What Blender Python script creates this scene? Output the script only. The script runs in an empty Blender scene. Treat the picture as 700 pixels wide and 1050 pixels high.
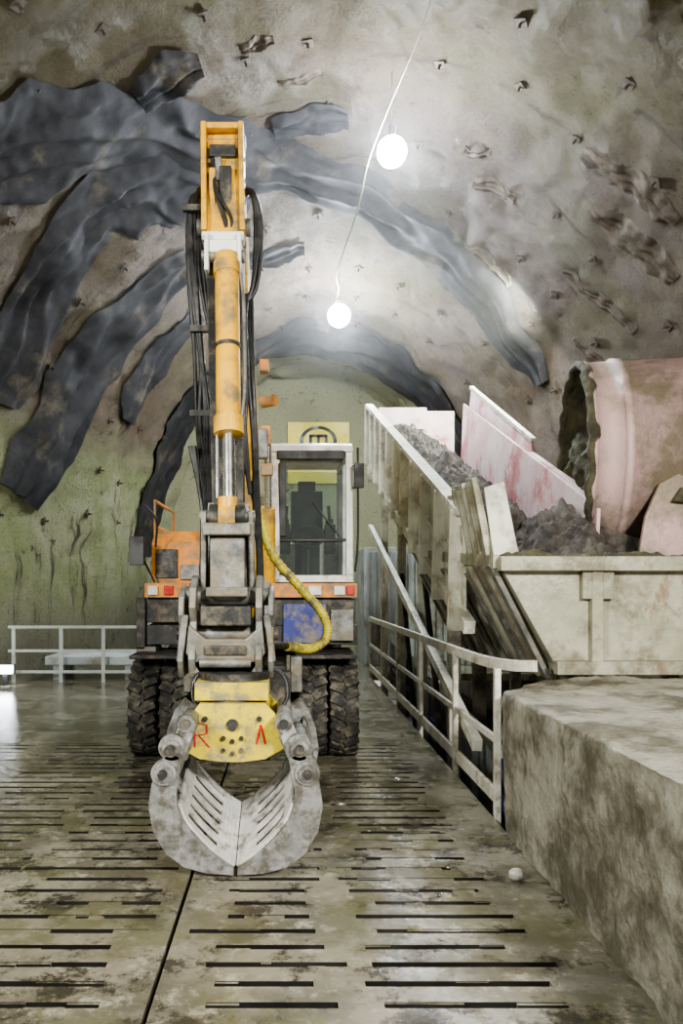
import bpy, bmesh, math, random
from mathutils import Vector, Matrix, noise, Euler
random.seed(4)
V=Vector
# ---------------------------------------------------------------- materials
def nt(name):
    m=bpy.data.materials.new(name); m.use_nodes=True
    n=m.node_tree; return m,n,n.nodes,n.links,n.nodes['Principled BSDF']
def c4(c): return (c[0],c[1],c[2],1)
class NT:
    def __init__(s,name):
        s.m,s.n,s.N,s.L,s.P=nt(name); s.tc=s.N.new('ShaderNodeTexCoord'); s.O=s.tc.outputs['Object']
    def noi(s,sc,det=8,r=.65,off=0,st=None):
        t=s.N.new('ShaderNodeTexNoise'); t.inputs['Scale'].default_value=sc; t.inputs['Detail'].default_value=det; t.inputs['Roughness'].default_value=r
        mp=s.N.new('ShaderNodeMapping'); mp.inputs['Location'].default_value=(off,off*.7,0)
        if st: mp.inputs['Scale'].default_value=st
        s.L.new(s.O,mp.inputs[0]); s.L.new(mp.outputs[0],t.inputs['Vector']); return t.outputs['Fac']
    def rng(s,f,a,b,c=0,d=1):
        r=s.N.new('ShaderNodeMapRange'); r.interpolation_type='SMOOTHSTEP'
        for k,v in (('From Min',a),('From Max',b),('To Min',c),('To Max',d)): r.inputs[k].default_value=v
        s.L.new(f,r.inputs['Value']); return r.outputs['Result']
    def mul(s,a,b):
        q=s.N.new('ShaderNodeMath'); q.operation='MULTIPLY'; s.L.new(a,q.inputs[0])
        if isinstance(b,float): q.inputs[1].default_value=b
        else: s.L.new(b,q.inputs[1])
        return q.outputs[0]
    def mix(s,f,a,b):
        x=s.N.new('ShaderNodeMix'); x.data_type='RGBA'; s.L.new(f,x.inputs[0])
        for v,k in ((a,6),(b,7)):
            if isinstance(v,tuple): x.inputs[k].default_value=c4(v)
            else: s.L.new(v,x.inputs[k])
        return x.outputs[2]
    def bump(s,h,st,d):
        b=s.N.new('ShaderNodeBump'); b.inputs['Strength'].default_value=st; b.inputs['Distance'].default_value=d
        s.L.new(h,b.inputs['Height']); s.L.new(b.outputs[0],s.P.inputs['Normal'])
def mat(name,c1,c2=None,scale=4,rough=.7,metal=0,bump=.15,dirt=None,dscale=1.6,damt=.5,rv=.15,bscale=18,dist=.02,rust=None,spec=.5):
    t=NT(name); c2=c2 or tuple(x*.7 for x in c1)
    col=t.mix(t.rng(t.noi(scale),.35,.65),c1,c2)
    if rust: col=t.mix(t.rng(t.noi(dscale*1.7,10,.75,4,(1,1,.35)),.55,.66),col,rust)
    if dirt:
        e=.62-.3*damt; col=t.mix(t.rng(t.noi(dscale,10,.7),e-.04,e+.14),col,dirt)
    t.L.new(col,t.P.inputs['Base Color']); t.P.inputs['Metallic'].default_value=metal; t.P.inputs['Specular IOR Level'].default_value=spec
    t.L.new(t.rng(t.noi(scale*.6),.35,.65,max(.05,rough-rv),min(1,rough+rv)),t.P.inputs['Roughness'])
    t.bump(t.noi(bscale,8,.7),bump,dist); return t.m
def emis(name,col,s):
    m,n,N,L,P=nt(name); P.inputs['Emission Color'].default_value=c4(col); P.inputs['Emission Strength'].default_value=s; P.inputs['Base Color'].default_value=(.8,.8,.8,1); return m
MUD=(.19,.165,.115)
M={}
M['yellow']=mat('boom_yellow_paint',(.74,.42,.035),(.60,.32,.03),3,.38,dirt=(.22,.17,.09),damt=.34,dscale=3)
M['gyellow']=mat('grapple_yellow_paint',(.72,.58,.035),(.57,.44,.04),4,.5,dirt=(.21,.19,.12),damt=.44,dscale=5)
M['orange']=mat('orange_paint',(.70,.27,.035),(.54,.20,.03),4,.5,dirt=(.22,.16,.09),damt=.42,dscale=4)
M['steel']=mat('muddy_steel',(.26,.26,.24),(.09,.09,.085),6,.46,.3,.4,dirt=MUD,damt=.42,dscale=5)
M['claw']=mat('worn_grapple_steel',(.35,.35,.34),(.19,.19,.185),7,.45,.35,.4,dirt=(.12,.112,.09),damt=.5,dscale=9)
M['bright']=mat('worn_bright_steel',(.66,.65,.61),(.48,.47,.44),7,.45,.1,.3,dirt=(.2,.19,.16),damt=.3,dscale=9)
M['dark']=mat('dark_machine_steel',(.036,.036,.033),(.016,.016,.016),6,.55,.1,.3,dirt=(.14,.12,.085),damt=.34,dscale=5)
M['rubber']=mat('muddy_tyre_rubber',(.020,.020,.020),(.04,.038,.034),9,.8,0,.5,dirt=(.15,.135,.10),damt=.40,dscale=6)
M['hose']=mat('hose_rubber',(.012,.012,.013),(.026,.025,.024),12,.42)
M['chrome']=mat('chrome_rod',(.8,.8,.8),(.7,.7,.7),3,.15,1,.02)
M['white']=mat('cab_white_paint',(.76,.76,.71),(.62,.62,.58),4,.45,dirt=(.33,.31,.25),damt=.26,dscale=4)
M['black']=mat('black_plastic',(.014,.014,.014),(.02,.02,.02),5,.5)
M['seat']=mat('seat_fabric',(.016,.016,.018),(.024,.024,.024),5,.8)
M['red']=mat('red_lens',(.6,.03,.02),None,5,.3)
M['blue']=mat('blue_panel',(.03,.05,.26),(.03,.04,.17),3,.4,dirt=MUD,damt=.46,dscale=5)
M['lens']=mat('headlight_lens',(.8,.8,.75),None,5,.15)
M['hopper']=mat('hopper_steel',(.42,.415,.325),(.30,.30,.215),2.5,.5,.1,.4,dirt=(.18,.16,.105),damt=.50,dscale=2.2,rust=(.24,.16,.10))
M['chute']=mat('chute_paint',(.76,.76,.65),(.60,.60,.50),3,.5,.1,.3,dirt=(.36,.34,.26),damt=.28,dscale=3,rust=(.38,.31,.22))
M['pink']=mat('chute_inner_pink',(.66,.44,.44),(.76,.66,.65),1.6,.45,0,.4,dirt=(.50,.17,.17),damt=.40,dscale=1.4)
M['drum']=mat('drum_pink_paint',(.58,.40,.38),(.49,.36,.33),1.8,.45,0,.6,dirt=(.26,.21,.15),damt=.5,dscale=1.3,bscale=10,rust=(.24,.16,.12))
M['muck']=mat('excavated_muck',(.18,.16,.135),(.065,.058,.05),5,.55,0,1,bscale=14,dist=.08)
M['olive']=mat('olive_muck',(.15,.14,.075),(.06,.054,.036),5,.75,0,1,bscale=12,dist=.08)
M['fabric']=mat('membrane_fabric',(.013,.013,.016),(.028,.027,.031),3,.74,0,.35,dirt=(.085,.073,.056),damt=.22,dscale=1.2,bscale=40,dist=.015,rv=.1,spec=.32)
M['concrete']=mat('rough_concrete',(.46,.44,.365),(.29,.28,.21),1.6,.65,0,1,dirt=(.14,.125,.085),damt=.50,dscale=1.6,bscale=7,dist=.08)
M['rail']=mat('rail_paint',(.70,.68,.60),(.58,.56,.48),6,.5,dirt=(.3,.27,.2),damt=.30,dscale=5)
M['wrail']=mat('white_rail_paint',(.62,.66,.62),(.5,.54,.5),6,.5)
M['cont']=mat('container_paint',(.55,.60,.62),(.42,.46,.48),2,.6,dirt=(.27,.25,.20),damt=.34)
M['sign']=mat('sign_yellow',(.75,.62,.05),(.65,.52,.05),2,.5)
M['hosey']=mat('hose_yellow',(.60,.52,.05),(.42,.36,.04),8,.5,dirt=(.14,.12,.07),damt=.42,dscale=8)
M['shade_void']=mat('painted_pit_shade',(.010,.010,.009),(.02,.019,.017),2,.4)  # near-black colour painted in as the shade of slots and pit
M['cable']=mat('cable_sheath',(.3,.3,.17),None,2,.5)
M['bolt']=mat('rock_bolt_steel',(.035,.028,.02),(.08,.058,.038),8,.7)
M['lamp']=emis('lamp_globe_glow',(.86,.93,1),480)
M['wlamp']=emis('work_lamp_glow',(.85,.92,1),25)
def glass():
    m,n,N,L,P=nt('cab_glass'); N.remove(P); o=N['Material Output']
    t=N.new('ShaderNodeBsdfTransparent'); t.inputs[0].default_value=(.84,.88,.86,1)
    g=N.new('ShaderNodeBsdfGlossy'); g.inputs['Roughness'].default_value=.06; g.inputs[0].default_value=(.8,.85,.85,1)
    x=N.new('ShaderNodeMixShader'); x.inputs[0].default_value=.07
    L.new(t.outputs[0],x.inputs[1]); L.new(g.outputs[0],x.inputs[2]); L.new(x.outputs[0],o.inputs[0]); return m
M['glass']=glass()
def glow_mist():  # thin scattering haze, added to give the lamps their glow
    m,n,N,L,P=nt('lamp_glow_mist'); N.remove(P); o=N['Material Output']
    v=N.new('ShaderNodeVolumeScatter'); v.inputs['Density'].default_value=.0075; v.inputs['Anisotropy'].default_value=.6; v.inputs['Color'].default_value=(1,1,.98,1)
    L.new(v.outputs[0],o.inputs['Volume']); return m
M['glow_mist']=glow_mist()
# ---------------------------------------------------------------- builder
def empty(name):
    o=bpy.data.objects.new(name,None); bpy.context.collection.objects.link(o); o.empty_display_size=.2; return o
class B:
    def __init__(s,name,parent=None,bevel=0):
        s.name=name; s.v=[]; s.f=[]; s.m=[]; s.s=[]; s.mats=[]; s.parent=parent; s.bev=bevel
    def mi(s,mat):
        if mat not in s.mats: s.mats.append(mat)
        return s.mats.index(mat)
    def add(s,vs,fs,mat,smooth=False):
        k=len(s.v); mi=s.mi(mat); s.v+= [tuple(v) for v in vs]
        for f in fs: s.f.append(tuple(i+k for i in f)); s.m.append(mi); s.s.append(smooth)
    def box(s,c,d,mat,rot=None):
        R=Euler(rot).to_matrix() if rot else Matrix.Identity(3)
        c=V(c); vs=[c+R@V((x*d[0]/2,y*d[1]/2,z*d[2]/2)) for x in(-1,1) for y in(-1,1) for z in(-1,1)]
        s.add(vs,[(0,1,3,2),(4,6,7,5),(0,4,5,1),(2,3,7,6),(0,2,6,4),(1,5,7,3)],mat)
    def bb(s,x0,x1,y0,y1,z0,z1,mat):
        s.box(((x0+x1)/2,(y0+y1)/2,(z0+z1)/2),(abs(x1-x0),abs(y1-y0),abs(z1-z0)),mat)
    def frame(s,p1,p2):
        d=(V(p2)-V(p1)).normalized(); a=V((1,0,0))
        if abs(d.x)>.8: a=V((0,1,0))
        a=(a-d*a.dot(d)).normalized(); return d,a,d.cross(a)
    def beam(s,p1,p2,w,h,mat,w2=None,h2=None):
        d,a,u=s.frame(p1,p2); w2=w if w2 is None else w2; h2=h if h2 is None else h2
        vs=[V(p1)+a*x*w/2+u*y*h/2 for x,y in((-1,-1),(1,-1),(1,1),(-1,1))]+[V(p2)+a*x*w2/2+u*y*h2/2 for x,y in((-1,-1),(1,-1),(1,1),(-1,1))]
        s.add(vs,[(3,2,1,0),(4,5,6,7),(0,1,5,4),(1,2,6,5),(2,3,7,6),(3,0,4,7)],mat)
    def cyl(s,p1,p2,r,mat,n=20,r2=None):
        d,a,u=s.frame(p1,p2); r2=r if r2 is None else r2; vs=[]
        for p,q in((p1,r),(p2,r2)):
            for i in range(n):
                t=2*math.pi*i/n; vs.append(V(p)+a*math.cos(t)*q+u*math.sin(t)*q)
        s.add(vs,[(i,(i+1)%n,n+(i+1)%n,n+i) for i in range(n)],mat,True)
        s.add(vs,[tuple(range(n))[::-1],tuple(range(n,2*n))],mat)
    def prism(s,poly,ax,a,b,mat):
        f=(lambda p,t:(p[0],t,p[1])) if ax=='Y' else ((lambda p,t:(t,p[0],p[1])) if ax=='X' else (lambda p,t:(p[0],p[1],t)))
        n=len(poly); vs=[f(p,a) for p in poly]+[f(p,b) for p in poly]
        s.add(vs,[tuple(range(n)),tuple(range(n,2*n))[::-1]]+[(i,n+i,n+(i+1)%n,(i+1)%n) for i in range(n)],mat)
    def strip(s,A,Bp,f,a,b,mat):
        n=len(A); vs=[f(p,a) for p in A]+[f(p,a) for p in Bp]+[f(p,b) for p in A]+[f(p,b) for p in Bp]; fs=[]
        for i in range(n-1):
            fs+=[(i,i+1,n+i+1,n+i),(2*n+i,3*n+i,3*n+i+1,2*n+i+1),(i,2*n+i,2*n+i+1,i+1),(n+i,n+i+1,3*n+i+1,3*n+i)]
        fs+=[(0,n,3*n,2*n),(n-1,3*n-1,4*n-1,2*n-1)]
        s.add(vs,fs,mat)
    def quadplate(s,a,b,c,d,th,mat):
        a,b,c,d=map(V,(a,b,c,d)); nn=(b-a).cross(d-a).normalized()*th
        vs=[a,b,c,d,a+nn,b+nn,c+nn,d+nn]
        s.add(vs,[(3,2,1,0),(4,5,6,7),(0,1,5,4),(1,2,6,5),(2,3,7,6),(3,0,4,7)],mat)
    def tube(s,pts,r,mat,n=8,sub=8): s.sweep(smooth(pts,sub),r,mat,n)
    def sweep(s,P,r,mat,n=8):
        vs=[];prev=None
        for i,p in enumerate(P):
            d=(P[min(i+1,len(P)-1)]-P[max(i-1,0)]).normalized()
            a=prev if prev else (V((1,0,0)) if abs(d.x)<.8 else V((0,1,0)))
            a=(a-d*a.dot(d)).normalized(); prev=a; u=d.cross(a); rr=r(i) if callable(r) else r
            for k in range(n):
                t=2*math.pi*k/n; vs.append(p+a*math.cos(t)*rr+u*math.sin(t)*rr)
        s.add(vs,[(i*n+k,i*n+(k+1)%n,(i+1)*n+(k+1)%n,(i+1)*n+k) for i in range(len(P)-1) for k in range(n)],mat,True); L=(len(P)-1)*n
        s.add(vs,[tuple(range(n))[::-1],tuple(range(L,L+n))],mat)
    def lathe(s,prof,c,mat,n=40,R=None):
        vs=[]
        for x,r in prof:
            for k in range(n):
                t=2*math.pi*k/n; q=V((x,r*math.cos(t),r*math.sin(t)))
                if R: q=R@q
                vs.append(V(c)+q)
        s.add(vs,[(i*n+k,i*n+(k+1)%n,(i+1)*n+(k+1)%n,(i+1)*n+k) for i in range(len(prof)-1) for k in range(n)],mat,True)
    def done(s):
        me=bpy.data.meshes.new(s.name); me.from_pydata(s.v,[],s.f)
        for m in s.mats: me.materials.append(M[m])
        me.polygons.foreach_set('material_index',s.m); me.polygons.foreach_set('use_smooth',s.s)
        bm=bmesh.new(); bm.from_mesh(me); bmesh.ops.recalc_face_normals(bm,faces=bm.faces); bm.to_mesh(me); bm.free()
        o=bpy.data.objects.new(s.name,me); bpy.context.collection.objects.link(o)
        if s.parent: o.parent=s.parent
        if s.bev:
            b=o.modifiers.new('bevel','BEVEL'); b.width=s.bev; b.segments=2; b.limit_method='ANGLE'; b.angle_limit=math.radians(50)
        return o
def smooth(pts,sub=8):
    P=[V(p) for p in pts]; P=[P[0]*2-P[1]]+P+[P[-1]*2-P[-2]]; out=[]
    for i in range(1,len(P)-2):
        for k in range(sub):
            t=k/sub; a,b,c,d=P[i-1:i+3]
            out.append(.5*((2*b)+(c-a)*t+(2*a-5*b+4*c-d)*t*t+(3*b-a-3*c+d)*t**3))
    out.append(P[-2]); return out
# ---------------------------------------------------------------- tunnel vault
X0,ZS=.7,2.5
def sstep(t): t=max(0,min(1,t)); return t*t*(3-2*t)
def dims(y):
    t=sstep((y-11)/10.); return 7.0-2.2*t, (9.9-1.1*t)-ZS
def disp(x,y,z,fine=1.):
    p=V((x,y,z))
    d=.20*noise.noise(p*.45)+.12*noise.noise(p*1.1+V((7,3,1)))+fine*(.08*noise.noise(p*2.7)+.05*noise.noise(p*6))
    left=sstep((-.5-x)/3)*sstep((z-3)/2)
    d+=left*.22*(1-abs(math.sin(y*1.15+x*.35)))
    return d
def vp(phi,y,off=0,fine=1.):
    w,r=dims(y); x=X0-w*math.cos(phi); z=ZS+r*math.sin(phi)
    nrm=V((math.cos(phi)/w*7,0,-math.sin(phi)/r*7)).normalized()
    return V((x,y,z))+nrm*(disp(x,y,z,fine)+off),nrm
def rockmat():
    t=NT('shotcrete_rock')
    sp=t.N.new('ShaderNodeSeparateXYZ'); t.L.new(t.O,sp.inputs[0])
    base=t.mix(t.rng(t.noi(.35),.40,.60),(.128,.093,.057),(.168,.132,.112))
    base=t.mix(t.rng(t.noi(1.3,off=5),.45,.7),base,(.195,.165,.117))
    base=t.mix(t.rng(sp.outputs['Y'],13.,9.),base,(.108,.090,.040))
    base=t.mix(t.mul(t.rng(t.noi(.5,4,.5,off=12),.50,.64),.5),base,(.135,.132,.062))
    green=t.mul(t.rng(sp.outputs['Z'],5.6,4.2),t.rng(sp.outputs['X'],-.5,-2.5))
    gcol=t.mix(t.rng(t.noi(.8,off=9),.35,.65),(.36,.365,.24),(.25,.285,.13))
    gcol=t.mix(t.rng(sp.outputs['Z'],2.2,.3),gcol,(.20,.19,.135))
    base=t.mix(green,base,gcol)
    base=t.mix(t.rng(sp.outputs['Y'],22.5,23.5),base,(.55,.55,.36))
    base=t.mix(t.rng(t.noi(1.0,8,.7,off=2,st=(.35,2.4,.35)),.55,.66),base,(.07,.053,.035))
    base=t.mix(t.rng(t.noi(2.2,10,.75,off=3),.58,.68),base,(.05,.037,.024))
    base=t.mix(t.mul(t.rng(t.noi(26,3,.6,off=3),.57,.68),.7),base,(.045,.035,.024))
    t.L.new(base,t.P.inputs['Base Color']); t.L.new(t.rng(t.noi(.7,off=8),.4,.6,.42,.8),t.P.inputs['Roughness'])
    t.bump(t.noi(9,12,.85),1,.16); return t.m
M['rock']=rockmat()
def shell(name,k0,k1):
    ys=[-7+i*.14 for i in range(241)]; nph=170; rows=[]
    for y in ys:
        w,r=dims(y); row=[]
        for k in range(14):
            z=-1.7+(ZS+1.7)*k/14; row.append((X0-w+disp(X0-w,y,z)*.6+disp(X0-w,y,ZS)*.4*k/14,y,z))
        for k in range(nph+1): row.append(tuple(vp(math.pi*k/nph,y)[0]))
        for k in range(13,-1,-1):
            z=-1.7+(ZS+1.7)*k/14; row.append((X0+w-disp(X0+w,y,z)*.6-disp(X0+w,y,ZS)*.4*k/14,y,z))
        rows.append(row[k0:k1])
    n=len(rows[0]); b=B(name)
    b.add([p for r in rows for p in r],[(i*n+k,i*n+k+1,(i+1)*n+k+1,(i+1)*n+k) for i in range(len(rows)-1) for k in range(n-1)],'rock',True); return b.done()
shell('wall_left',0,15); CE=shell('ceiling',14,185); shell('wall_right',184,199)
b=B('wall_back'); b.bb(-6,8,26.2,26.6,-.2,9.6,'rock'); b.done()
def path(name,pts,matn='fabric',lift=.075,wr=.17,parent=None,fine=.35):
    P=smooth([V((p[0]*6,p[1],p[2])) for p in pts],18); b=B(name,parent); vs=[];nc=29; sdn=len(pts)*3.7
    for i,q in enumerate(P):
        phi,y,wd=q.x/6,q.y,q.z
        p,nr=vp(phi,y,0,fine); a=P[max(i-1,0)];c=P[min(i+1,len(P)-1)]
        t=(vp(c.x/6,c.y,0,0)[0]-vp(a.x/6,a.y,0,0)[0]).normalized(); sd=t.cross(nr).normalized()
        e=min(i,len(P)-1-i)/6.
        if e<1: wd*=.7+.3*e
        for j in range(nc):
            u=(j/(nc-1)-.5)
            ph_=(i*.05+(.37 if u>0 else 0))%1.0; sc_=.16*(1-4*(ph_-.5)**2)-.08
            jw=wd*(1+.26*noise.noise(V((i*.06,5*(u>0),sdn)))-sc_)
            Q=p+sd*u*jw; w,r=dims(Q.y); ph=math.atan2(max(.01,(Q.z-ZS)/r),(X0-Q.x)/w)
            s1=abs(math.sin(u*8.5+3*noise.noise(V((i*.045,u*2,sdn)))+1.2*math.sin(i*.05)))
            wrk=wr*(1-abs(2*u)**6)*(.22+1.0*(1-s1)*(.6+noise.noise(V((i*.055,u*3,sdn)))))+.018*noise.noise(V((i*.22,u*7,1)))
            vs.append(vp(ph,Q.y,(lift if fine<.9 else .0)+max(-.01,wrk),fine)[0])
    b.add(vs,[(i*nc+j,i*nc+j+1,(i+1)*nc+j+1,(i+1)*nc+j) for i in range(len(P)-1) for j in range(nc-1)],matn,True); return b.done()
# sheets: (angle round the profile, chainage, width in m)
path('waterproof_membrane',[(.772,10.31,1.8),(.841,10.76,1.8),(.95,11.46,1.75),(1.083,12.29,1.65),(1.228,13.18,1.55),(1.369,13.96,1.4),(1.563,14.84,1.3),(1.791,15.45,1.5),(1.988,15.98,1.55),(2.278,16.49,1.4),(2.564,16.71,.9)])
path('waterproof_membrane',[(1.319,15.07,1.08),(1.167,14.11,1.35),(1.061,13.57,1.4),(.942,13.3,1.5),(.778,13.48,1.5),(.605,13.81,1.5),(.383,14.03,1.5)],wr=.21)
path('waterproof_membrane',[(1.117,15.96,.95),(.921,15.92,1.4),(.683,15.96,2.1),(.455,15.9,2.3),(.153,15.31,1.9)],wr=.24)
path('waterproof_membrane',[(1.13,11.61,.85),(1.205,11.5,.95),(1.28,11.45,.7)])
path('waterproof_membrane',[(1.43,13.4,.5),(1.53,13.3,.6),(1.62,13.2,.6)])
path('waterproof_membrane',[(1.21,17.0,.45),(1.36,17.0,.5),(1.51,17.0,.5)])
path('waterproof_membrane',[(1.02,17.65,.95),(.784,18,1.5),(.51,18.15,1.5)])
path('waterproof_membrane',[(math.pi*t/12+.02,21.8,2.9) for t in range(13)])
for p in ([(2.17,12.05,.3),(2.29,11.87,.5),(2.42,11.8,.4)],[(2.262,12.8,.35),(2.386,12.75,.65),(2.517,12.65,.45)],[(2.33,14.3,.18),(2.437,14.2,.25),(2.57,13.95,.25)],
 [(1.985,13.85,.25),(2.04,13.8,.3),(2.103,13.75,.28)],[(1.895,13.15,.35),(1.94,13.15,.4),(1.986,13.15,.35)],[(1.446,12.4,.22),(1.5,12.35,.25),(1.55,12.3,.22)],[(1.367,11.4,.25),(1.4,11.35,.3),(1.44,11.3,.25)],
 [(2.05,15.5,.2),(2.15,15.4,.25),(2.25,15.6,.2)],[(2.5,15.2,.2),(2.6,15.0,.3),(2.7,15.1,.2)]):
    path('shotcrete_scar',p,'bolt',.0,.07,CE,1.)
b=B('rock_bolts',CE); y=6.
while y<22:
    for k in range(15):
        ph=.12+k*.205+random.uniform(-.05,.05); yy=y+random.uniform(-.3,.3)
        p,nr=vp(ph,yy,.02); t=V((0,1,0)); s=nr.cross(t).normalized(); q=.055+random.random()*.03
        a=random.random(); t2=t*math.cos(a)+s*math.sin(a); s2=nr.cross(t2)
        b.quadplate(p-t2*q-s2*q,p+t2*q-s2*q,p+t2*q+s2*q,p-t2*q+s2*q,.02,'bolt')
        b.cyl(p,p+nr*.10,.02,'bolt',8)
    y+=1.45
b.done()
# ---------------------------------------------------------------- floor
def floormat():
    t=NT('muddy_wet_floor'); sp=t.N.new('ShaderNodeSeparateXYZ'); t.L.new(t.O,sp.inputs[0])
    a=t.mix(t.rng(t.noi(1.1),.40,.60),(.25,.23,.175),(.115,.106,.075))
    a=t.mix(t.rng(t.noi(5,10,.78),.51,.65),a,(.37,.345,.275))
    a=t.mix(t.rng(t.noi(2.2,10,.8,off=6),.50,.59),a,(.045,.04,.028))
    a=t.mix(t.mul(t.rng(t.noi(1.6,8,.7,off=21),.48,.60),.7),a,(.12,.116,.058))
    t.L.new(a,t.P.inputs['Base Color'])
    r=t.rng(t.noi(1.1,6,.6,off=2),.49,.62,.04,.30)
    wet=t.rng(sp.outputs['Y'],8.6,9.6); x=t.N.new('ShaderNodeMix'); t.L.new(wet,x.inputs[0]); t.L.new(r,x.inputs[2]); x.inputs[3].default_value=.06; t.L.new(x.outputs[0],t.P.inputs['Roughness'])
    t.bump(t.noi(14,10,.78),.28,.011); return t.m
M['floor']=floormat()
b=B('floor')
b.bb(-7,1.66,9.2,26.3,-.14,0,'floor'); b.bb(1.66,7.8,16.2,26.3,-.14,0,'floor'); b.bb(-7,1.66,-6,2.6,-.14,0,'floor')
b.bb(-7,7.8,-6,26.3,-1.8,-1.6,'shade_void'); b.bb(-7,1.6,2.6,9.2,-.3,-.2,'shade_void')
pitch=.186; sw=.050
cols=[(-6.2,-4.7),(-4.4,-2.9),(-2.65,-1.80),(-1.66,-.78),(-.45,.24),(.42,1.28)]
y=2.6
def FB(x0,x1,y0,y1,z=0):
    if x1>x0: b.bb(x0,x1,y0,y1,-.1,z,'floor'); k=b.mi('shade_void'); n=len(b.m)-6; b.m[n+4]=k; b.m[n+2]=k; b.m[n+3]=k  # slot sides and underside get the painted shade colour
while y<9.2-.01:
    y1=min(y+pitch,9.2)
    FB(-7,-.635,y,y1-sw); FB(-.612,1.66,y,y1-sw)
    rc=[(a+random.uniform(-.10,.14),c+random.uniform(-.16,.06)) for a,c in cols]
    ed=[-7]+[e for c in rc for e in c]+[1.66]
    for i in range(0,len(ed)-1,2):
        a,c=ed[i],ed[i+1]
        if a<-.62<c: FB(a,-.635,y1-sw,y1); FB(-.612,c,y1-sw,y1)
        else: FB(a,c,y1-sw,y1)
    rowclog=random.random()**4
    for (a,c) in rc:
        clog=.03+.45*max(0,(y-6.6)/2.6)+.3*rowclog
        if a>.3: clog+= .3 if 4.6<y<5.7 else 0
        if -.6<a<.3 and y>5.0: clog=.65
        x=a
        while x<c-.001:
            x2=min(c,x+random.uniform(.05,.25))
            if random.random()<clog: FB(x,x2,y1-sw,y1,-.004)
            elif random.random()<.5:
                u=random.uniform(.004,.024)
                if random.random()<.5: FB(x,x2,y1-sw,y1-sw+u,-.004)
                else: FB(x,x2,y1-u,y1,-.004)
            x=x2
    y=y1
b.done()
b=B('mud_crust')
for i in range(40):
    cx_,cy_=(random.uniform(.1,1.45),random.uniform(3.6,6.6)) if i%2 else (random.uniform(-2.6,1.3),random.uniform(3.4,8.5)); r0=random.uniform(.012,.045); n=10
    ring=[(cx_+r0*(1+.4*noise.noise(V((k,i,0))*1.3))*math.cos(2*math.pi*k/n)*1.5,cy_+r0*math.sin(2*math.pi*k/n),.0) for k in range(n)]
    top=[(cx_+(p[0]-cx_)*.55,cy_+(p[1]-cy_)*.55,r0*.28) for p in ring]
    b.add(ring+top+[(cx_,cy_,r0*.34)],[(k,(k+1)%n,n+(k+1)%n,n+k) for k in range(n)]+[(n+k,n+(k+1)%n,2*n) for k in range(n)],'floor',True)
b.done()
b=B('loose_stone')
b.lathe([(-.05,.001),(-.045,.022),(-.02,.038),(.02,.04),(.04,.026),(.05,.001)],(1.46,4.98,.036),'bright',12); b.done()
# ---------------------------------------------------------------- concrete block
b=B('concrete_block')
b.prism([(1.63,1.5),(1.63,5.95),(1.95,6.5),(2.5,6.84),(5.4,6.84),(5.4,1.5)],'Z',-1.6,1.08,'concrete')
o=b.done()
rm=o.modifiers.new('r','REMESH'); rm.mode='VOXEL'; rm.voxel_size=.038; rm.use_smooth_shade=True
for nm,sc,st in (('lump',.7,.08),('chip',.16,.06)):
    tx=bpy.data.textures.new(nm,'CLOUDS'); tx.noise_scale=sc; tx.noise_depth=4
    dm=o.modifiers.new(nm,'DISPLACE'); dm.texture=tx; dm.strength=st; dm.mid_level=.6
# ---------------------------------------------------------------- muck hopper and chute
H=empty('muck_hopper')
b=B('tank',H,.008)
b.quadplate((1.92,7.0,2.02),(5.4,7.0,2.02),(5.4,7.0,1.12),(2.42,7.0,1.12),.03,'hopper')
b.bb(1.88,5.4,6.88,7.04,2.0,2.13,'hopper')
b.bb(2.38,5.4,6.88,7.0,1.08,1.20,'hopper')
for x in (2.75,4.2,5.2): b.bb(x-.05,x+.05,6.92,7.0,1.18,2.0,'hopper')
b.bb(2.62,2.9,6.93,6.99,1.75,2.0,'hopper')
b.quadplate((1.92,7.0,2.02),(1.92,11.2,2.3),(2.42,11.2,1.12),(2.42,7.0,1.12),-.03,'hopper')
b.beam((1.90,7.0,2.08),(1.90,11,2.3),.12,.12,'hopper')
b.bb(2.4,5.4,7.0,11,1.1,1.16,'hopper')
for x in (2.6,5.2):
    for y_ in (7.4,10.6): b.bb(x-.08,x+.08,y_-.08,y_+.08,-1.6,1.1,'hopper')
yy=7.1;k=0
while yy<10.9:
    b.beam((1.84,yy,2.06),(2.40,yy+.12,1.02),.05,.15,'hopper' if k%2 else 'steel'); yy+=.27;k+=1
b.quadplate((1.92,7.35,2.13),(1.92,8.6,2.2),(1.80,8.6,2.95),(1.80,7.5,2.88),.03,'hopper')
for k in range(6): b.beam((1.90,7.4+k*.22,2.13),(1.78,7.5+k*.22,2.9-.05*(k%2)),.05,.07,'hopper')
b.quadplate((1.92,7.3,2.13),(2.16,7.3,2.13),(2.07,7.5,2.86),(1.88,7.5,2.80),.03,'chute')
b.done()
b=B('rim_mud',H); nx,ny=160,8; vs=[]
for j in range(ny+1):
    for i in range(nx+1):
        x=1.9+3.5*i/nx; yy=6.9+.13*j/ny; e=1-abs(2*j/ny-1)**3
        vs.append((x,yy,2.128+e*max(0,.03+.07*noise.noise(V((x*3,yy*5,0)))+.05*noise.noise(V((x*11,yy*11,0))))))
b.add(vs,[(j*(nx+1)+i,j*(nx+1)+i+1,(j+1)*(nx+1)+i+1,(j+1)*(nx+1)+i) for j in range(ny) for i in range(nx)],'olive',True); b.done()
b=B('chute',H,.006)
def zt(y): return 2.64+(y-8.2)*.345
b.quadplate((1.88,8.2,zt(8.2)),(1.88,17.6,zt(17.6)),(1.88,17.6,zt(17.6)-1.45),(1.88,8.2,zt(8.2)-1.2),.03,'chute')
b.beam((1.83,8.2,zt(8.2)),(1.83,17.6,zt(17.6)),.16,.08,'chute')
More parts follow.
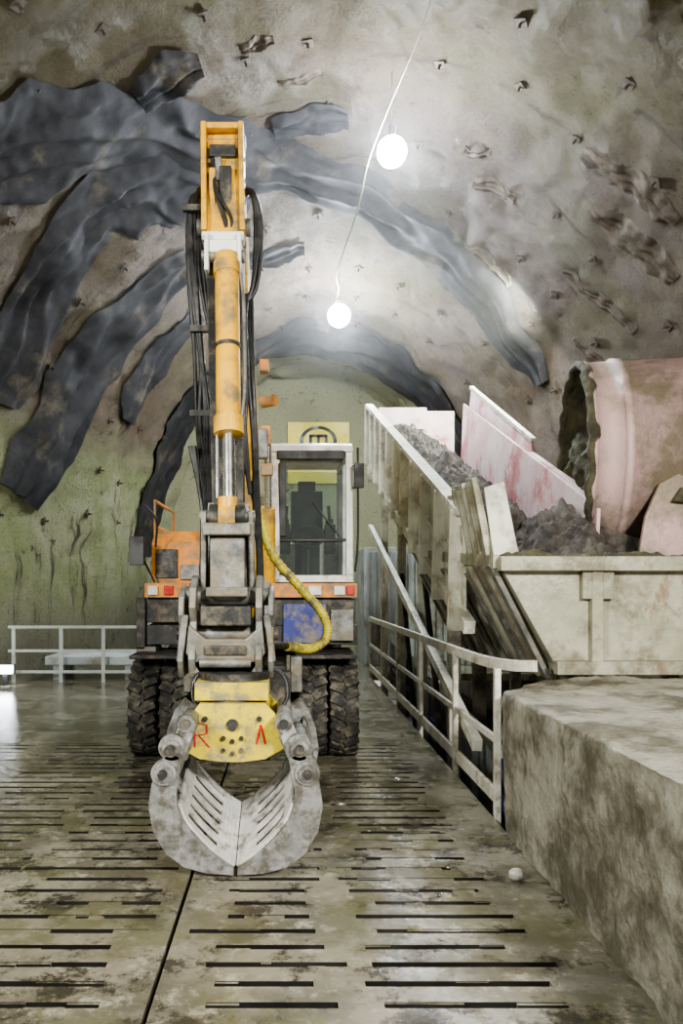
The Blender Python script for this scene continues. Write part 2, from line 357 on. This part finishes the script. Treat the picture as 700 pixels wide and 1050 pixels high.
b.beam((1.84,7.9,zt(8.2)-1.2),(1.84,17.6,zt(17.6)-1.45),.12,.14,'chute')
b.beam((1.83,8.1,zt(8.2)-.62),(1.83,17.6,zt(17.6)-.72),.05,.06,'chute')
yy=8.3
while yy<17.6:
    b.beam((1.80,yy,zt(yy)),(1.80,yy+.18,zt(yy)-1.3),.15,.06,'chute'); yy+=.92
b.beam((1.80,7.4,.35),(1.80,17,3.1),.09,.12,'chute')
b.quadplate((3.45,8.6,2.72),(3.5,15.4,zt(15.4)+.3),(3.4,15.4,3.2),(3.4,8.6,1.6),.04,'pink')
b.quadplate((3.50,11.2,3.1),(3.50,15.4,4.6),(3.62,15.4,zt(15.4)+.62),(3.62,11.6,zt(11.6)+.22),.03,'pink')
b.beam((3.47,8.6,2.75),(3.52,11.3,zt(11.3)+.05),.08,.06,'pink'); b.beam((3.62,11.5,zt(11.5)+.22),(3.62,15.4,zt(15.4)+.62),.08,.06,'chute')
b.bb(1.9,3.5,16.4,16.46,4.0,5.5,'pink'); b.bb(1.9,2.9,16.3,16.36,5.1,5.55,'pink')
b.quadplate((1.9,10,1.7),(3.4,10,1.7),(3.4,17,4.0),(1.9,17,4.0),.05,'steel')
for yy,z1 in ((9.3,1.5),(11.5,2.3),(13.6,3.0),(16,3.7)):
    for x in (1.98,3.35): b.bb(x-.07,x+.07,yy-.07,yy+.07,-1.6,z1,'chute')
for yy in (9.3,11.5): b.beam((1.98,yy,-1.4),(1.98,yy+2.1,2.1),.07,.07,'dark')
b.done()
b=B('conveyor_frame',H,.006)
b.quadplate((2.15,7.6,-.9),(2.15,16.0,-.3),(2.15,16.0,.75),(2.15,7.6,.2),.05,'cont')
for k in range(9): b.beam((2.10,7.8+k*1.0,-.9+k*.07),(2.10,7.8+k*1.0,.22+k*.065),.08,.10,'cont' if k%3 else 'blue')
b.beam((2.1,7.6,.22),(2.1,16,.78),.10,.08,'wrail'); b.beam((2.1,7.6,-.35),(2.1,16,.2),.06,.05,'blue')
b.done()
b=B('muck_pile',H); nx,ny=80,340; vs=[]
for j in range(ny+1):
    yy=7.1+9.2*j/ny
    for i in range(nx+1):
        xm=3.42 if yy>8.7 else 5.3
        x=1.98+(xm-1.98)*i/nx
        base=1.93+.74*math.exp(-((yy-8.9)/1.0)**2-((x-3.05)/.6)**2)
        inc=zt(yy)-.30-.62*max(0,(x-2.45))**1.3-.3*max(0,2.3-x)
        z=max(base,inc) if yy>9.3 and yy<10.5 else (inc if yy>=10.5 else base)
        n1=noise.noise(V((x*1.6,yy*1.6,0)))*.16+abs(noise.noise(V((x*4,yy*4,2))))*.24-.05+abs(noise.noise(V((x*11,yy*11,5))))*.12
        vs.append((x,yy,z+n1))
n=nx+1
b.add(vs,[(j*n+i,j*n+i+1,(j+1)*n+i+1,(j+1)*n+i) for j in range(ny) for i in range(nx)],'muck',False); b.done()
# ---------------------------------------------------------------- drum
D=empty('muck_drum'); RD=Matrix.Rotation(-math.radians(11),3,'Z')
b=B('shell',D); c=V((3.50,9.5,3.40)); R=1.13
b.lathe([(0,R-.06),(0,R+.02),(.05,R+.02),(.05,R),(.34,R),(.34,R+.03),(.42,R+.03),(.42,R),(3.6,R),(3.6,.05)],c,'drum',72,RD)
b.lathe([(0,R-.06),(.9,R-.10)],c,'olive',72,RD)
for k in range(3): b.lathe([(1.2+k*.7,R),(1.2+k*.7,R+.025),(1.28+k*.7,R+.025),(1.28+k*.7,R)],c,'drum',72,RD)
b.done()
b=B('muck_fill',D); vs=[]; nr_,na=24,90
for i in range(nr_+1):
    for k in range(na):
        r_=(R-.05)*i/nr_; t=2*math.pi*k/na; yy=r_*math.cos(t); z=r_*math.sin(t)
        x=.02+.22*sstep((z+.5)/1.1)+.24*noise.noise(V((yy*1.8,z*1.8,0)))+.2*abs(noise.noise(V((yy*5,z*5,0))))
        vs.append(c+RD@V((x,yy,z)))
b.add(vs,[(i*na+k,i*na+(k+1)%na,(i+1)*na+(k+1)%na,(i+1)*na+k) for i in range(nr_) for k in range(na)],'olive',True)
ring=[]
for k in range(91):
    t=2*math.pi*k/90; ring.append(c+RD@V((.0+.05*noise.noise(V((k*.4,2,0))),(R-.02)*math.cos(t),(R-.02)*math.sin(t))))
b.sweep(ring,lambda i:.045+.05*abs(noise.noise(V((math.cos(i*.0698)*4,math.sin(i*.0698)*4,0)))),'olive',8)
b.done()
b=B('cradle',D,.01)
for x in (4.3,5.2): b.prism([(8.7,2.1),(10.4,2.1),(10.4,2.75),(9.9,2.45),(9.4,2.37),(9.0,2.45),(8.7,2.7)],'X',x-.06,x+.06,'drum')
b.prism([(3.72,2.15),(5.6,2.15),(5.6,3.1),(5.0,3.12),(4.6,3.0),(4.2,3.08),(3.95,2.95),(3.80,2.6)],'Y',8.28,8.34,'drum')
b.prism([(4.05,2.75),(4.6,2.7),(5.6,2.72),(5.6,2.95),(4.9,2.92),(4.5,2.98),(4.15,2.90)],'Y',8.2,8.27,'olive'); b.done()
# ---------------------------------------------------------------- guard rail
b=B('guard_rail',None,.004)
P=smooth([(1.92,6.05,1.25),(1.80,6.3,1.23),(1.72,7.0,1.21),(1.70,9,1.2),(1.69,12,1.18),(1.69,16,1.15)],4)
for i in range(len(P)-1): b.beam(P[i],P[i+1],.05,.09,'rail')
for z in (.62,.16): b.beam((1.70,6.3,z),(1.69,16,z),.035,.06 if z>.3 else .12,'rail')
for yy in (6.32,7.9,9.95,12,14,16): b.bb(1.67,1.72,yy-.03,yy+.03,-.15,1.2,'rail')
b.done()
b=B('steel_barrier',None,.004)
for z in (1.05,.6,.2): b.beam((-5.3,14.8,z),(-2.75,14.8,z),.05,.05,'wrail')
for x in (-5.2,-4.3,-3.5,-2.8): b.bb(x-.03,x+.03,14.77,14.83,0,1.05,'wrail')
b.beam((-2.78,14.8,1.05),(-2.6,17.5,1.05),.05,.05,'wrail'); b.beam((-2.78,14.8,.6),(-2.6,17.5,.6),.05,.05,'wrail'); b.bb(-2.63,-2.57,17.47,17.53,0,1.05,'wrail')
b.done()
b=B('steel_platform',None,.01)
b.bb(-4.7,-2.95,15.1,16.3,.30,.46,'cont')
for x in (-4.5,-3.1):
    for y_ in (15.3,16.1): b.bb(x-.08,x+.08,y_-.08,y_+.08,0,.30,'cont')
b.done()
b=B('site_container',None,.01)
b.bb(1.75,4.3,17.9,20.4,0,2.7,'cont')
for k in range(16): b.bb(1.8+k*.16,1.88+k*.16,17.85,17.9,.1,2.6,'cont')
b.done()
b=B('yellow_sign')
b.bb(.0,2.05,26.08,26.18,5.2,7.25,'sign')
cx,cz=1.02,6.62
for k in range(32):
    a0,a1=2*math.pi*k/32,2*math.pi*(k+1)/32
    b.prism([(cx+.62*math.cos(a0),cz+.5*math.sin(a0)),(cx+.62*math.cos(a1),cz+.5*math.sin(a1)),(cx+.5*math.cos(a1),cz+.4*math.sin(a1)),(cx+.5*math.cos(a0),cz+.4*math.sin(a0))],'Y',26.05,26.08,'black')
for x in (-.26,0,.26): b.bb(cx+x-.05,cx+x+.05,26.05,26.08,cz-.22,cz+.18,'black')
b.bb(cx-.3,cx+.3,26.05,26.08,cz+.12,cz+.22,'black'); b.done()
# ---------------------------------------------------------------- hanging lamps
LR=empty('hanging_lamp_string')
for i,p in enumerate([(1.6,12,8.52),(1.18,18,8.05)]):
    me=bpy.data.meshes.new('globe'); bm=bmesh.new(); bmesh.ops.create_uvsphere(bm,u_segments=24,v_segments=16,radius=.225 if i==0 else .255); bm.to_mesh(me); bm.free()
    for q in me.polygons: q.use_smooth=True
    me.materials.append(M['lamp']); o=bpy.data.objects.new('globe_%d'%(i+1),me); o.location=p; bpy.context.collection.objects.link(o); o.parent=LR
    b=B('socket_%d'%(i+1),LR); b.cyl((p[0],p[1],p[2]+.21),(p[0],p[1],p[2]+.40),.06,'black',12)
    tp=vp(math.acos((X0-p[0])/dims(p[1])[0]),p[1])[0]
    b.cyl((p[0],p[1],p[2]+.38),(p[0],p[1],tp.z+.05),.012,'cable',6); b.done()
b=B('lamp_cable',LR)
b.tube([(2.15,4.5,9.3),(1.95,7,9.25),(1.75,10,9.1),(1.5,11.6,8.95),(1.25,12.0,8.4),(1.12,12.6,7.9),(.95,15,7.85),(1.15,17.8,8.5),(1.0,20,8.3)],.011,'cable',6); b.done()
b=B('glow_haze',LR); b.bb(-3.4,4.8,9.9,25.5,6.0,8.85,'glow_mist'); b.done()  # haze box added around the lamps for their glow
# ---------------------------------------------------------------- excavator
E=empty('wheeled_excavator'); cx=-.47
def tyre(name,x,y,rad=.52,w=.30):
    b=B(name,E)
    b.lathe([(-w/2+.02,.27),(-w/2,.36),(-w/2,.45),(-w/2+.04,rad-.035),(0,rad-.02),(w/2-.04,rad-.035),(w/2,.45),(w/2,.36),(w/2-.02,.27)],(x,y,rad),'rubber',48)
    b.lathe([(-w/2+.02,.28),(-w/2+.05,.20),(-w/2+.05,.01)],(x,y,rad),'steel',32)
    b.lathe([(w/2-.02,.28),(w/2-.05,.20),(w/2-.05,.01)],(x,y,rad),'steel',32)
    n=24
    for k in range(n):
        for sd in (-1,1):
            t=2*math.pi*(k+(.5 if sd>0 else 0))/n; R_=Matrix.Rotation(t,3,'X')
            c_=V((x+sd*w*.26,y,rad))+R_@V((0,0,rad-.02)); RR=R_@Matrix.Rotation(sd*.45,3,'Z')
            d=(w*.5,.065,.055); vs=[c_+RR@V((a*d[0]/2,b_*d[1]/2,e*d[2]/2)) for a in(-1,1) for b_ in(-1,1) for e in(-1,1)]
            b.add(vs,[(0,1,3,2),(4,6,7,5),(0,4,5,1),(2,3,7,6),(0,2,6,4),(1,5,7,3)],'rubber')
    b.done()
i=1
for y_ in (8.68,11.3):
    for x in (-1.07,-.735,.735,1.07): tyre('wheel_%d'%i,cx+x,y_); i+=1
b=B('undercarriage',E,.01)
for y_ in (8.68,11.3): b.cyl((cx-1.1,y_,.52),(cx+1.1,y_,.52),.11,'steel'); b.box((cx,y_,.55),(.5,.4,.4),'steel')
b.bb(cx-.45,cx+.45,8.2,11.8,.62,1.02,'dark')
b.bb(cx-.95,cx-.5,9.35,10.7,.5,1.05,'dark'); b.bb(cx+.5,cx+.95,9.35,10.7,.5,1.05,'dark')
b.cyl((cx,10,1.0),(cx,10,1.2),.6,'steel',32)
for s in (-1,1):
    b.bb(cx+s*.55,cx+s*1.2,8.2,9.2,1.09,1.13,'dark'); b.bb(cx+s*.5,cx+s*.62,8.15,8.3,.75,1.12,'steel')
b.bb(cx-.5,cx+.5,8.02,8.2,.55,.98,'dark')
b.done()
b=B('upper_structure',E,.015)
b.bb(cx-1.12,cx+1.25,8.75,12.3,1.2,1.42,'dark')
b.bb(cx+.30,cx+1.22,8.72,10.6,1.42,1.72,'dark')
b.bb(cx+.42,cx+.9,8.68,8.72,1.22,1.66,'blue'); b.bb(cx+.95,cx+1.2,8.66,8.72,1.25,1.6,'steel')
b.bb(cx+.28,cx+1.24,8.62,8.74,1.73,1.89,'orange')
b.bb(cx+.70,cx+.84,8.59,8.63,1.76,1.86,'lens'); b.bb(cx+.98,cx+1.1,8.59,8.63,1.76,1.86,'lens'); b.bb(cx+1.12,cx+1.2,8.59,8.63,1.76,1.86,'red')
b.bb(cx-1.12,cx-.62,8.75,9.0,1.45,1.74,'dark')
b.bb(cx-1.12,cx-.62,8.66,8.78,1.73,1.89,'orange')
b.bb(cx-1.08,cx-.97,8.63,8.67,1.76,1.86,'lens'); b.bb(cx-.9,cx-.8,8.63,8.67,1.76,1.86,'red')
b.prism([(9.0,1.9),(9.0,2.35),(9.2,2.5),(12.3,2.55),(12.3,1.4),(9.0,1.4)],'X',cx-1.1,cx-.5,'orange')
b.bb(cx-1.05,cx-.80,8.97,9.0,1.95,2.28,'dark'); b.bb(cx-.76,cx-.55,8.96,9.0,1.93,2.1,'steel')
b.bb(cx-.5,cx+1.2,10.9,12.3,1.42,2.3,'yellow')
b.bb(cx-1.22,cx-1.12,8.7,8.85,1.15,1.72,'dark'); b.bb(cx-1.22,cx-1.0,8.7,9.1,1.12,1.18,'steel')
for z in (2.55,2.85): b.beam((cx-1.08,9.1,z),(cx-1.08,10.6,z),.03,.03,'orange')
for y_ in (9.1,10.6): b.cyl((cx-1.08,y_,2.4),(cx-1.08,y_,2.86),.016,'orange',8)
b.tube([(cx-1.05,8.9,1.9),(cx-1.2,8.8,2.3),(cx-1.17,8.7,2.75),(cx-1.0,8.7,2.6),(cx-1.02,8.8,2.3)],.014,'black',6)
b.box((cx-1.2,8.65,2.25),(.16,.05,.32),'black')
b.bb(cx-.38,cx-.22,8.7,10.2,1.42,2.2,'steel'); b.bb(cx+.14,cx+.28,8.7,10.2,1.42,2.1,'steel')
b.done()
b=B('cab',E,.02)
xl,xr,yf,yb,zb,ztp=cx+.25,cx+1.21,8.85,10.5,1.92,3.46
pr=.075
b.beam((xl+.06,yf,zb),(xl+.06,yf+.12,ztp),.13,.1,'white'); b.beam((xr-.04,yf,zb),(xr-.04,yf+.12,ztp),pr,.1,'white')
for x in (xl+.04,xr-.04):
    b.beam((x,yb,zb),(x,yb,ztp),pr,.1,'black'); b.beam((x,yf+.75,zb),(x,yf+.75,ztp),.06,.07,'white')
    b.beam((x,yf,zb+.02),(x,yb,zb+.02),pr,.1,'white'); b.beam((x,yf+.12,ztp-.04),(x,yb,ztp-.04),pr,.12,'white')
    b.bb(x-.03,x+.03,yf+.78,yb,zb,zb+.55,'white')
b.bb(xl,xr,yf-.03,yf+.05,zb-.02,zb+.06,'white')
b.beam((xl+.1,yf+.02,zb+.46),(xr-.06,yf+.02,zb+.46),.04,.035,'black')
b.prism([(yf+.02,ztp-.07),(yf+.05,ztp),(yf+.2,ztp+.05),(yb,ztp+.05),(yb,ztp-.05)],'X',xl,xr,'white')
b.bb(xl+.1,xr-.1,yf+.02,yf+.10,ztp-.16,ztp-.06,'black')
b.bb(xl,xr,yb-.04,yb,zb,zb+.5,'white'); b.bb(xl,xr,yf,yb,zb-.06,zb,'black')
b.bb(xl+.12,xl+.2,yf+.0,yf+.04,zb+.5,ztp-.2,'black')
b.box((xr+.06,yf-.08,zb+1.18),(.11,.05,.28),'black'); b.cyl((xr,yf,zb+1.3),(xr+.06,yf-.08,zb+1.3),.012,'black',8); b.cyl((xr,yf,zb+1.05),(xr+.06,yf-.08,zb+1.05),.012,'black',8)
b.beam((xr-.15,yf+.01,zb+.5),(xl+.5,yf+.05,zb+.9),.02,.015,'black')
b.tube([(xr+.02,yf-.02,zb+.1),(xr+.05,yf-.04,zb+.5),(xr+.05,yf-.03,zb+1.5)],.015,'black',6)
b.done()
b=B('cab_glass',E)
b.quadplate((xl+.1,yf+.01,zb+.06),(xr-.05,yf+.01,zb+.06),(xr-.05,yf+.11,ztp-.08),(xl+.1,yf+.11,ztp-.08),.006,'glass')
b.quadplate((xl+.1,yb-.03,zb+.5),(xr-.05,yb-.03,zb+.5),(xr-.05,yb-.03,ztp-.08),(xl+.1,yb-.03,ztp-.08),.006,'glass'); b.done()
b=B('operator_seat',E,.03)
sx=(xl+xr)/2-.02
b.box((sx,9.7,zb+.56),(.46,.46,.12),'seat'); b.box((sx,9.93,zb+.88),(.40,.11,.50),'seat',(-.12,0,0)); b.box((sx,9.98,zb+1.19),(.22,.09,.15),'seat')
b.box((sx,9.7,zb+.25),(.3,.35,.5),'seat')
for s in (-1,1): b.box((sx+s*.27,9.65,zb+.72),(.08,.35,.06),'seat'); b.box((sx+s*.27,9.5,zb+.5),(.12,.3,.35),'seat'); b.cyl((sx+s*.27,9.45,zb+.68),(sx+s*.25,9.4,zb+.9),.02,'black',8)
b.cyl((sx,9.05,zb),(sx,9.2,zb+.5),.035,'black'); b.tube([(sx+.19*math.cos(t*.4),9.2+.12*math.sin(t*.4),zb+.52+.13*math.sin(t*.4)) for t in range(17)],.014,'black',6,3)
b.done()
b=B('boom',E,.015)
b.beam((cx-.03,9.35,1.6),(cx-.05,8.3,3.6),.36,.5,'yellow',.38,.62)
b.beam((cx-.05,8.3,3.6),(cx-.07,6.95,5.45),.38,.62,'yellow',.3,.4)
b.cyl((cx-.4,9.35,1.65),(cx+.35,9.35,1.65),.12,'steel')
for s in (-1,1):
    b.cyl((cx+s*.26,9.0,1.5),(cx+s*.26,8.35,2.7),.075,'yellow'); b.cyl((cx+s*.26,8.35,2.7),(cx+s*.26,8.15,3.4),.04,'chrome')
    b.box((cx+s*.24,8.15,3.42),(.1,.2,.2),'orange')
b.box((cx+.24,7.6,4.0),(.09,.14,.12),'orange'); b.box((cx+.22,7.9,3.3),(.1,.12,.3),'steel')
b.cyl((cx+.22,7.8,3.7),(cx+.34,7.7,3.7),.06,'orange',12); b.box((cx+.26,8.0,3.05),(.12,.1,.12),'orange')
b.done()
b=B('stick',E,.010)
T=V((-.55,6.62,5.72)); Q=V((-.46,5.98,2.42)); DD=(Q-T)
def st(t,dx=0,dy=0): p=T+DD*t; return (p.x+dx,p.y+dy,p.z)
b.beam(st(.02,0,.12),st(.3,0,.14),.26,.3,'yellow',.27,.42); b.beam(st(.3,0,.16),st(1,0,.1),.30,.42,'dark',.24,.22)
for s in (-1,1):
    b.beam(st(0,s*.155,0),st(.3,s*.155,0),.045,.26,'yellow')
    b.cyl(st(.03,s*.19,.02),st(.03,s*.14,.02),.06,'steel'); b.cyl(st(.27,s*.22,.0),st(.27,s*.14,.0),.07,'steel')
    for q in (.09,.15,.21): b.cyl(st(q,s*.185,-.06),st(q,s*.17,-.06),.022,'dark',8)
b.cyl(st(.03,-.18,0),st(.03,.18,0),.035,'steel'); b.box(st(.0,0,.02),(.34,.26,.05),'yellow')
b.box(st(.07,0,-.07),(.22,.06,.10),'dark'); b.box(st(.17,.02,-.05),(.1,.08,.35),'dark'); b.box(st(.2,-.09,-.06),(.05,.05,.5),'yellow'); b.box(st(.12,-.04,-.06),(.06,.07,.2),'steel')
b.box(st(.315,0,-.1),(.34,.14,.07),'white'); b.box(st(.345,.02,-.13),(.26,.12,.10),'white')
for s in (-1,1): b.box(st(.36,s*.13,-.1),(.035,.2,.3),'white')
b.cyl(st(.365,-.17,-.12),st(.365,.17,-.12),.05,'steel')
b.cyl(st(.37,.03,-.16),st(.80,.03,-.2),.095,'yellow',28); b.cyl(st(.78,.03,-.2),st(.82,.03,-.2),.115,'yellow',28)
b.cyl(st(.39,.03,-.16),st(.42,.03,-.16),.108,'yellow',28); b.cyl(st(.60,.03,-.18),st(.61,.03,-.18),.102,'dark',28)
b.cyl(st(.80,.03,-.2),st(.985,.03,-.22),.048,'chrome',20); b.cyl(st(.82,-.06,-.2),st(.97,-.06,-.22),.014,'chrome',10)
b.cyl((-.44,5.68,2.52),(-.44,5.68,2.30),.07,'yellow',20); b.cyl((-.57,5.70,2.38),(-.31,5.70,2.38),.09,'dark',24); b.cyl((-.50,5.69,2.38),(-.38,5.69,2.38),.10,'yellow',24); b.cyl((-.64,5.70,2.38),(-.24,5.70,2.38),.045,'steel')
b.tube([st(.42,.14,-.2),st(.5,.16,-.2),st(.7,.16,-.22),st(.8,.12,-.22)],.013,'steel',8)
b.done()
b=B('coupler_linkage',E,.012)
for s in (-1,1):
    b.beam((-.44+s*.17,5.72,2.42),(-.44+s*.18,5.78,1.72),.04,.16,'steel'); b.beam((-.45+s*.13,6.0,2.5),(-.45+s*.15,5.95,1.75),.05,.2,'steel')
b.box((-.435,5.66,2.02),(.25,.10,.42),'steel'); b.box((-.435,5.6,2.28),(.34,.12,.09),'steel'); b.box((-.435,5.6,1.83),(.30,.10,.07),'steel')
b.box((-.435,5.85,2.0),(.28,.25,.8),'dark')
for z,w in ((1.80,.30),(1.52,.34)):
    b.cyl((-.44-w,5.72,z),(-.44+w,5.72,z),.07,'steel',20)
    for s in (-1,1): b.cyl((-.44+s*w,5.72,z),(-.44+s*(w+.03),5.72,z),.05,'dark',6)
pl=[(5.52,1.22),(5.46,1.36),(5.52,1.5),(5.56,1.62),(5.5,1.72),(5.54,1.86),(5.70,1.95),(5.9,1.9),(6.05,1.7),(6.02,1.4),(5.95,1.22)]
for s in (-1,1): b.prism(pl,'X',-.44+s*.21,-.44+s*.26,'steel'); b.prism([(p[0]+.03,p[1]*.9+.12) for p in pl],'X',-.44+s*.30,-.44+s*.34,'steel')
b.prism([(-.70,1.60),(-.72,1.40),(-.62,1.24),(-.26,1.24),(-.16,1.40),(-.18,1.60),(-.3,1.50),(-.58,1.50)],'Y',5.50,5.58,'steel')
b.box((-.44,5.6,1.66),(.36,.14,.14),'dark'); b.box((-.44,5.52,1.42),(.30,.08,.07),'dark'); b.box((-.44,5.7,1.30),(.5,.4,.1),'steel')
b.cyl((-.62,5.5,1.33),(-.26,5.5,1.33),.035,'steel')
b.box((-.75,5.6,1.50),(.05,.12,.34),'steel',(0,.12,0)); b.box((-.13,5.6,1.50),(.05,.12,.34),'steel',(0,-.12,0))
b.done()
# grapple
b=B('sorting_grapple',E,.007)
gx=-.35
b.cyl((gx-.03,5.55,1.10),(gx-.03,5.55,1.27),.25,'dark',32); b.box((gx-.03,5.5,1.16),(.50,.46,.12),'gyellow'); b.cyl((gx-.03,5.5,1.0),(gx-.03,5.5,1.12),.22,'dark',32)
b.prism([(gx-.24,1.09),(gx+.20,1.09),(gx+.30,.98),(gx+.34,.80),(gx+.20,.72),(gx+.04,.70),(gx-.08,.70),(gx-.24,.72),(gx-.38,.80),(gx-.32,.98)],'Y',5.20,5.26,'gyellow')
b.prism([(gx-.24,1.09),(gx+.20,1.09),(gx+.30,.98),(gx+.34,.80),(gx+.20,.70),(gx-.24,.70),(gx-.38,.80),(gx-.32,.98)],'Y',5.72,5.78,'gyellow')
b.box((gx-.02,5.5,1.05),(.44,.54,.05),'gyellow'); b.box((gx-.02,5.5,.82),(.5,.42,.26),'dark')
for x,z,r_ in ((-.02,.95,.04),(-.08,.86,.016),(-.02,.84,.016),(.04,.86,.016),(-.2,.99,.018),(.16,.99,.018),(-.08,.78,.014),(.04,.78,.014),(-.02,.76,.014)): b.cyl((gx+x,5.18,z),(gx+x,5.21,z),r_,'dark',14)
for p,q in (((-.27,.80),(-.27,.97)),((-.27,.97),(-.19,.95)),((-.19,.95),(-.19,.89)),((-.19,.89),(-.27,.88)),((-.24,.88),(-.17,.80)),((.14,.82),(.17,.95)),((.17,.95),(.2,.82))):
    b.beam((gx+p[0],5.197,p[1]),(gx+q[0],5.197,q[1]),.014,.006,'red')
outer=[(-.42,.80),(-.49,.71),(-.54,.58),(-.56,.44),(-.53,.28),(-.45,.14),(-.33,.05),(-.18,.01),(-.012,.0)]
inner=[(-.34,.74),(-.36,.64),(-.38,.53),(-.375,.44),(-.34,.345),(-.28,.265),(-.20,.18),(-.11,.10),(-.012,.035)]
g0=-.335; SH=.34
def fy(p,t): return (p[0],t,p[1]+.02+SH*(t-5.0))
for s in (-1,1):
    O_=[(g0+(p[0] if s>0 else -p[0]),p[1]) for p in outer]; I_=[(g0+(p[0] if s>0 else -p[0]),p[1]) for p in inner]
    for ya in (5.0,5.66): b.strip(O_,I_,fy,ya,ya+.05,'claw')
    seg=smooth([(p[0],0,p[1]) for p in I_[3:]],4)
    n=len(seg)
    for k in range(n-1):
        p,q=seg[k],seg[k+1]
        def sl(y0,y1,m='bright'): b.quadplate(fy((p.x,p.z),y0),fy((q.x,q.z),y0),fy((q.x,q.z),y1),fy((p.x,p.z),y1),.02*s,m)
        if k<5 or k>n-7 : sl(5.03,5.68)
        else:
            for y0 in (5.03,5.135,5.24,5.345,5.45,5.555,5.64): sl(y0,y0+.05 if y0<5.6 else 5.68)
    out2=smooth([(p[0]*.75+i_[0]*.25,0,p[1]*.75+i_[1]*.25) for p,i_ in zip(O_[1:5],I_[1:5])],2)
    for p,q in zip(out2[:-1],out2[1:]): b.quadplate(fy((p.x,p.z),5.04),fy((q.x,q.z),5.04),fy((q.x,q.z),5.68),fy((p.x,p.z),5.68),.02*s,'claw')
    ax=g0-s*.40
    b.beam((g0-s*.27,5.34,1.0),(ax,5.30,.72),.12,.24,'claw'); b.beam((g0-s*.30,5.14,1.0),(g0-s*.43,5.10,.68),.10,.10,'claw',.13,.12)
    for (x,z) in ((.31,1.0),(.41,.84),(.46,.68)):
        b.cyl((g0-s*x,4.96,z),(g0-s*x,5.75,z),.055,'claw',18); b.cyl((g0-s*x,4.93,z),(g0-s*x,4.97,z),.03,'dark',12)
    b.cyl((g0-s*.41,5.0,.84),(g0-s*.41,5.06,.84),.085,'claw',20); b.cyl((g0-s*.46,4.98,.68),(g0-s*.46,5.05,.68),.08,'claw',20)
b.cyl((g0-.38,5.45,.84),(g0+.38,5.45,.84),.05,'steel')
b.done()
b=B('hydraulic_hoses',E)
j=lambda s=.03: random.uniform(-s,s)
for k in range(12):
    x=-.85+k*.017; b.tube([(-.66+j(),6.7,5.2+j(.2)),(x+j(),6.55,5.08+j(.08)),(x+.02+j(.04),6.5,4.5),(x+.07+j(.04),6.5,3.8),(x+.1+j(),6.45,3.2),(-.64+j(),6.2,2.6),(-.56+j(),6.0,2.2)],.018,'hose')
for k in range(6):
    b.tube([(-.40,6.6,5.15-j(.1)),(-.30+j(.02),6.5,5.15),(-.25+j(.03),6.5,4.9),(-.27+j(.03),6.5,4.4),(-.36,6.5,4.2)],.017,'hose')
    b.tube([(-.33+j(),6.6,4.3),(-.30+j(),6.5,3.6),(-.28+j(),6.5,3.0),(-.25+j(),6.3,2.4),(-.22+j(),6.1,1.9),(-.25,5.9,1.55)],.017,'hose')
    b.tube([(-.36+j(),6.5,4.3),(-.35+j(),6.35,3.6),(-.34+j(),6.3,3.0),(-.3,6.2,2.6)],.015,'hose')
for z in (5.0,4.0,3.3): b.box((-.76 if z>4.5 else -.70,6.47,z),(.22,.05,.05),'dark')
for k in range(4): b.tube([(-.62+j(.01),6.45,5.4),(-.6+j(),6.4,5.1),(-.5+j(.05),6.38,4.85),(-.52+j(.05),6.38,4.6)],.012,'hose')
for k in range(4): b.tube([(cx-.3+j(),6.3,3.0),(-.70+j(),6.3,2.5),(-.68+j(),6.2,2.0),(-.63,6.0,1.7)],.016,'hose')
pts=smooth([(-.31,6.55,2.75),(-.24,6.6,2.45),(-.12,6.6,2.12),(.10,6.65,1.86),(.30,6.65,1.62),(.33,6.6,1.44),(.20,6.5,1.35),(.02,6.3,1.38),(-.12,6.0,1.42)],20)
b.sweep(pts[14:-16],lambda i:.036+.007*(i%3==0),'hosey',12); b.sweep(pts,.028,'hose',8)
for s in (-1,1): b.tube([(g0+s*.14,5.6,1.3),(g0+s*.3,5.5,1.25),(g0+s*.33,5.45,1.1),(g0+s*.26,5.4,1.0)],.014,'hose')
b.done()
# ---------------------------------------------------------------- lights
def area(name,loc,tgt,size,pw,col=(1,1,1)):
    l=bpy.data.lights.new(name,'AREA'); l.energy=pw; l.size=size; l.color=col; o=bpy.data.objects.new(name,l); o.location=loc
    o.rotation_euler=(V(tgt)-V(loc)).to_track_quat('-Z','Y').to_euler(); bpy.context.collection.objects.link(o)
area('fill_light',(3.6,-2.5,5.0),(-.6,9,.8),1.0,880,(1,.965,.89))  # added fill behind the camera, throws excavator shadow to the left wall
area('fill_light',(-4.6,0,4.6),(1.9,10,1.6),1.4,500,(1,.985,.92))  # added fill out of view, brightens chute side and block face
area('fill_light',(4.5,15,7.5),(-2,18,2),.8,380,(.96,1,.88))  # added fill towards the left wall, no lamp body
b=B('work_lamp'); b.box((-5.2,14.3,.3),(.3,.1,.14),'wlamp'); b.box((-5.2,14.38,.3),(.34,.08,.18),'black'); b.bb(-5.25,-5.15,14.34,14.4,0,.22,'black'); b.done()
w=bpy.data.worlds.new('world'); bpy.context.scene.world=w; w.use_nodes=True; w.node_tree.nodes['Background'].inputs[0].default_value=(.90,.885,.81,1); w.node_tree.nodes['Background'].inputs[1].default_value=.48
sc=bpy.context.scene
try: sc.view_settings.look='AgX - Medium High Contrast'
except Exception: pass
sc.view_settings.exposure=.52
cd=bpy.data.cameras.new('camera'); cam=bpy.data.objects.new('camera',cd); bpy.context.collection.objects.link(cam)
cam.location=(0,0,1.9); cam.rotation_euler=(math.pi/2,0,0); cd.lens=27.43; cd.sensor_width=36; cd.shift_x=.0524; cd.shift_y=.0686; cd.clip_start=.05
bpy.context.scene.camera=cam
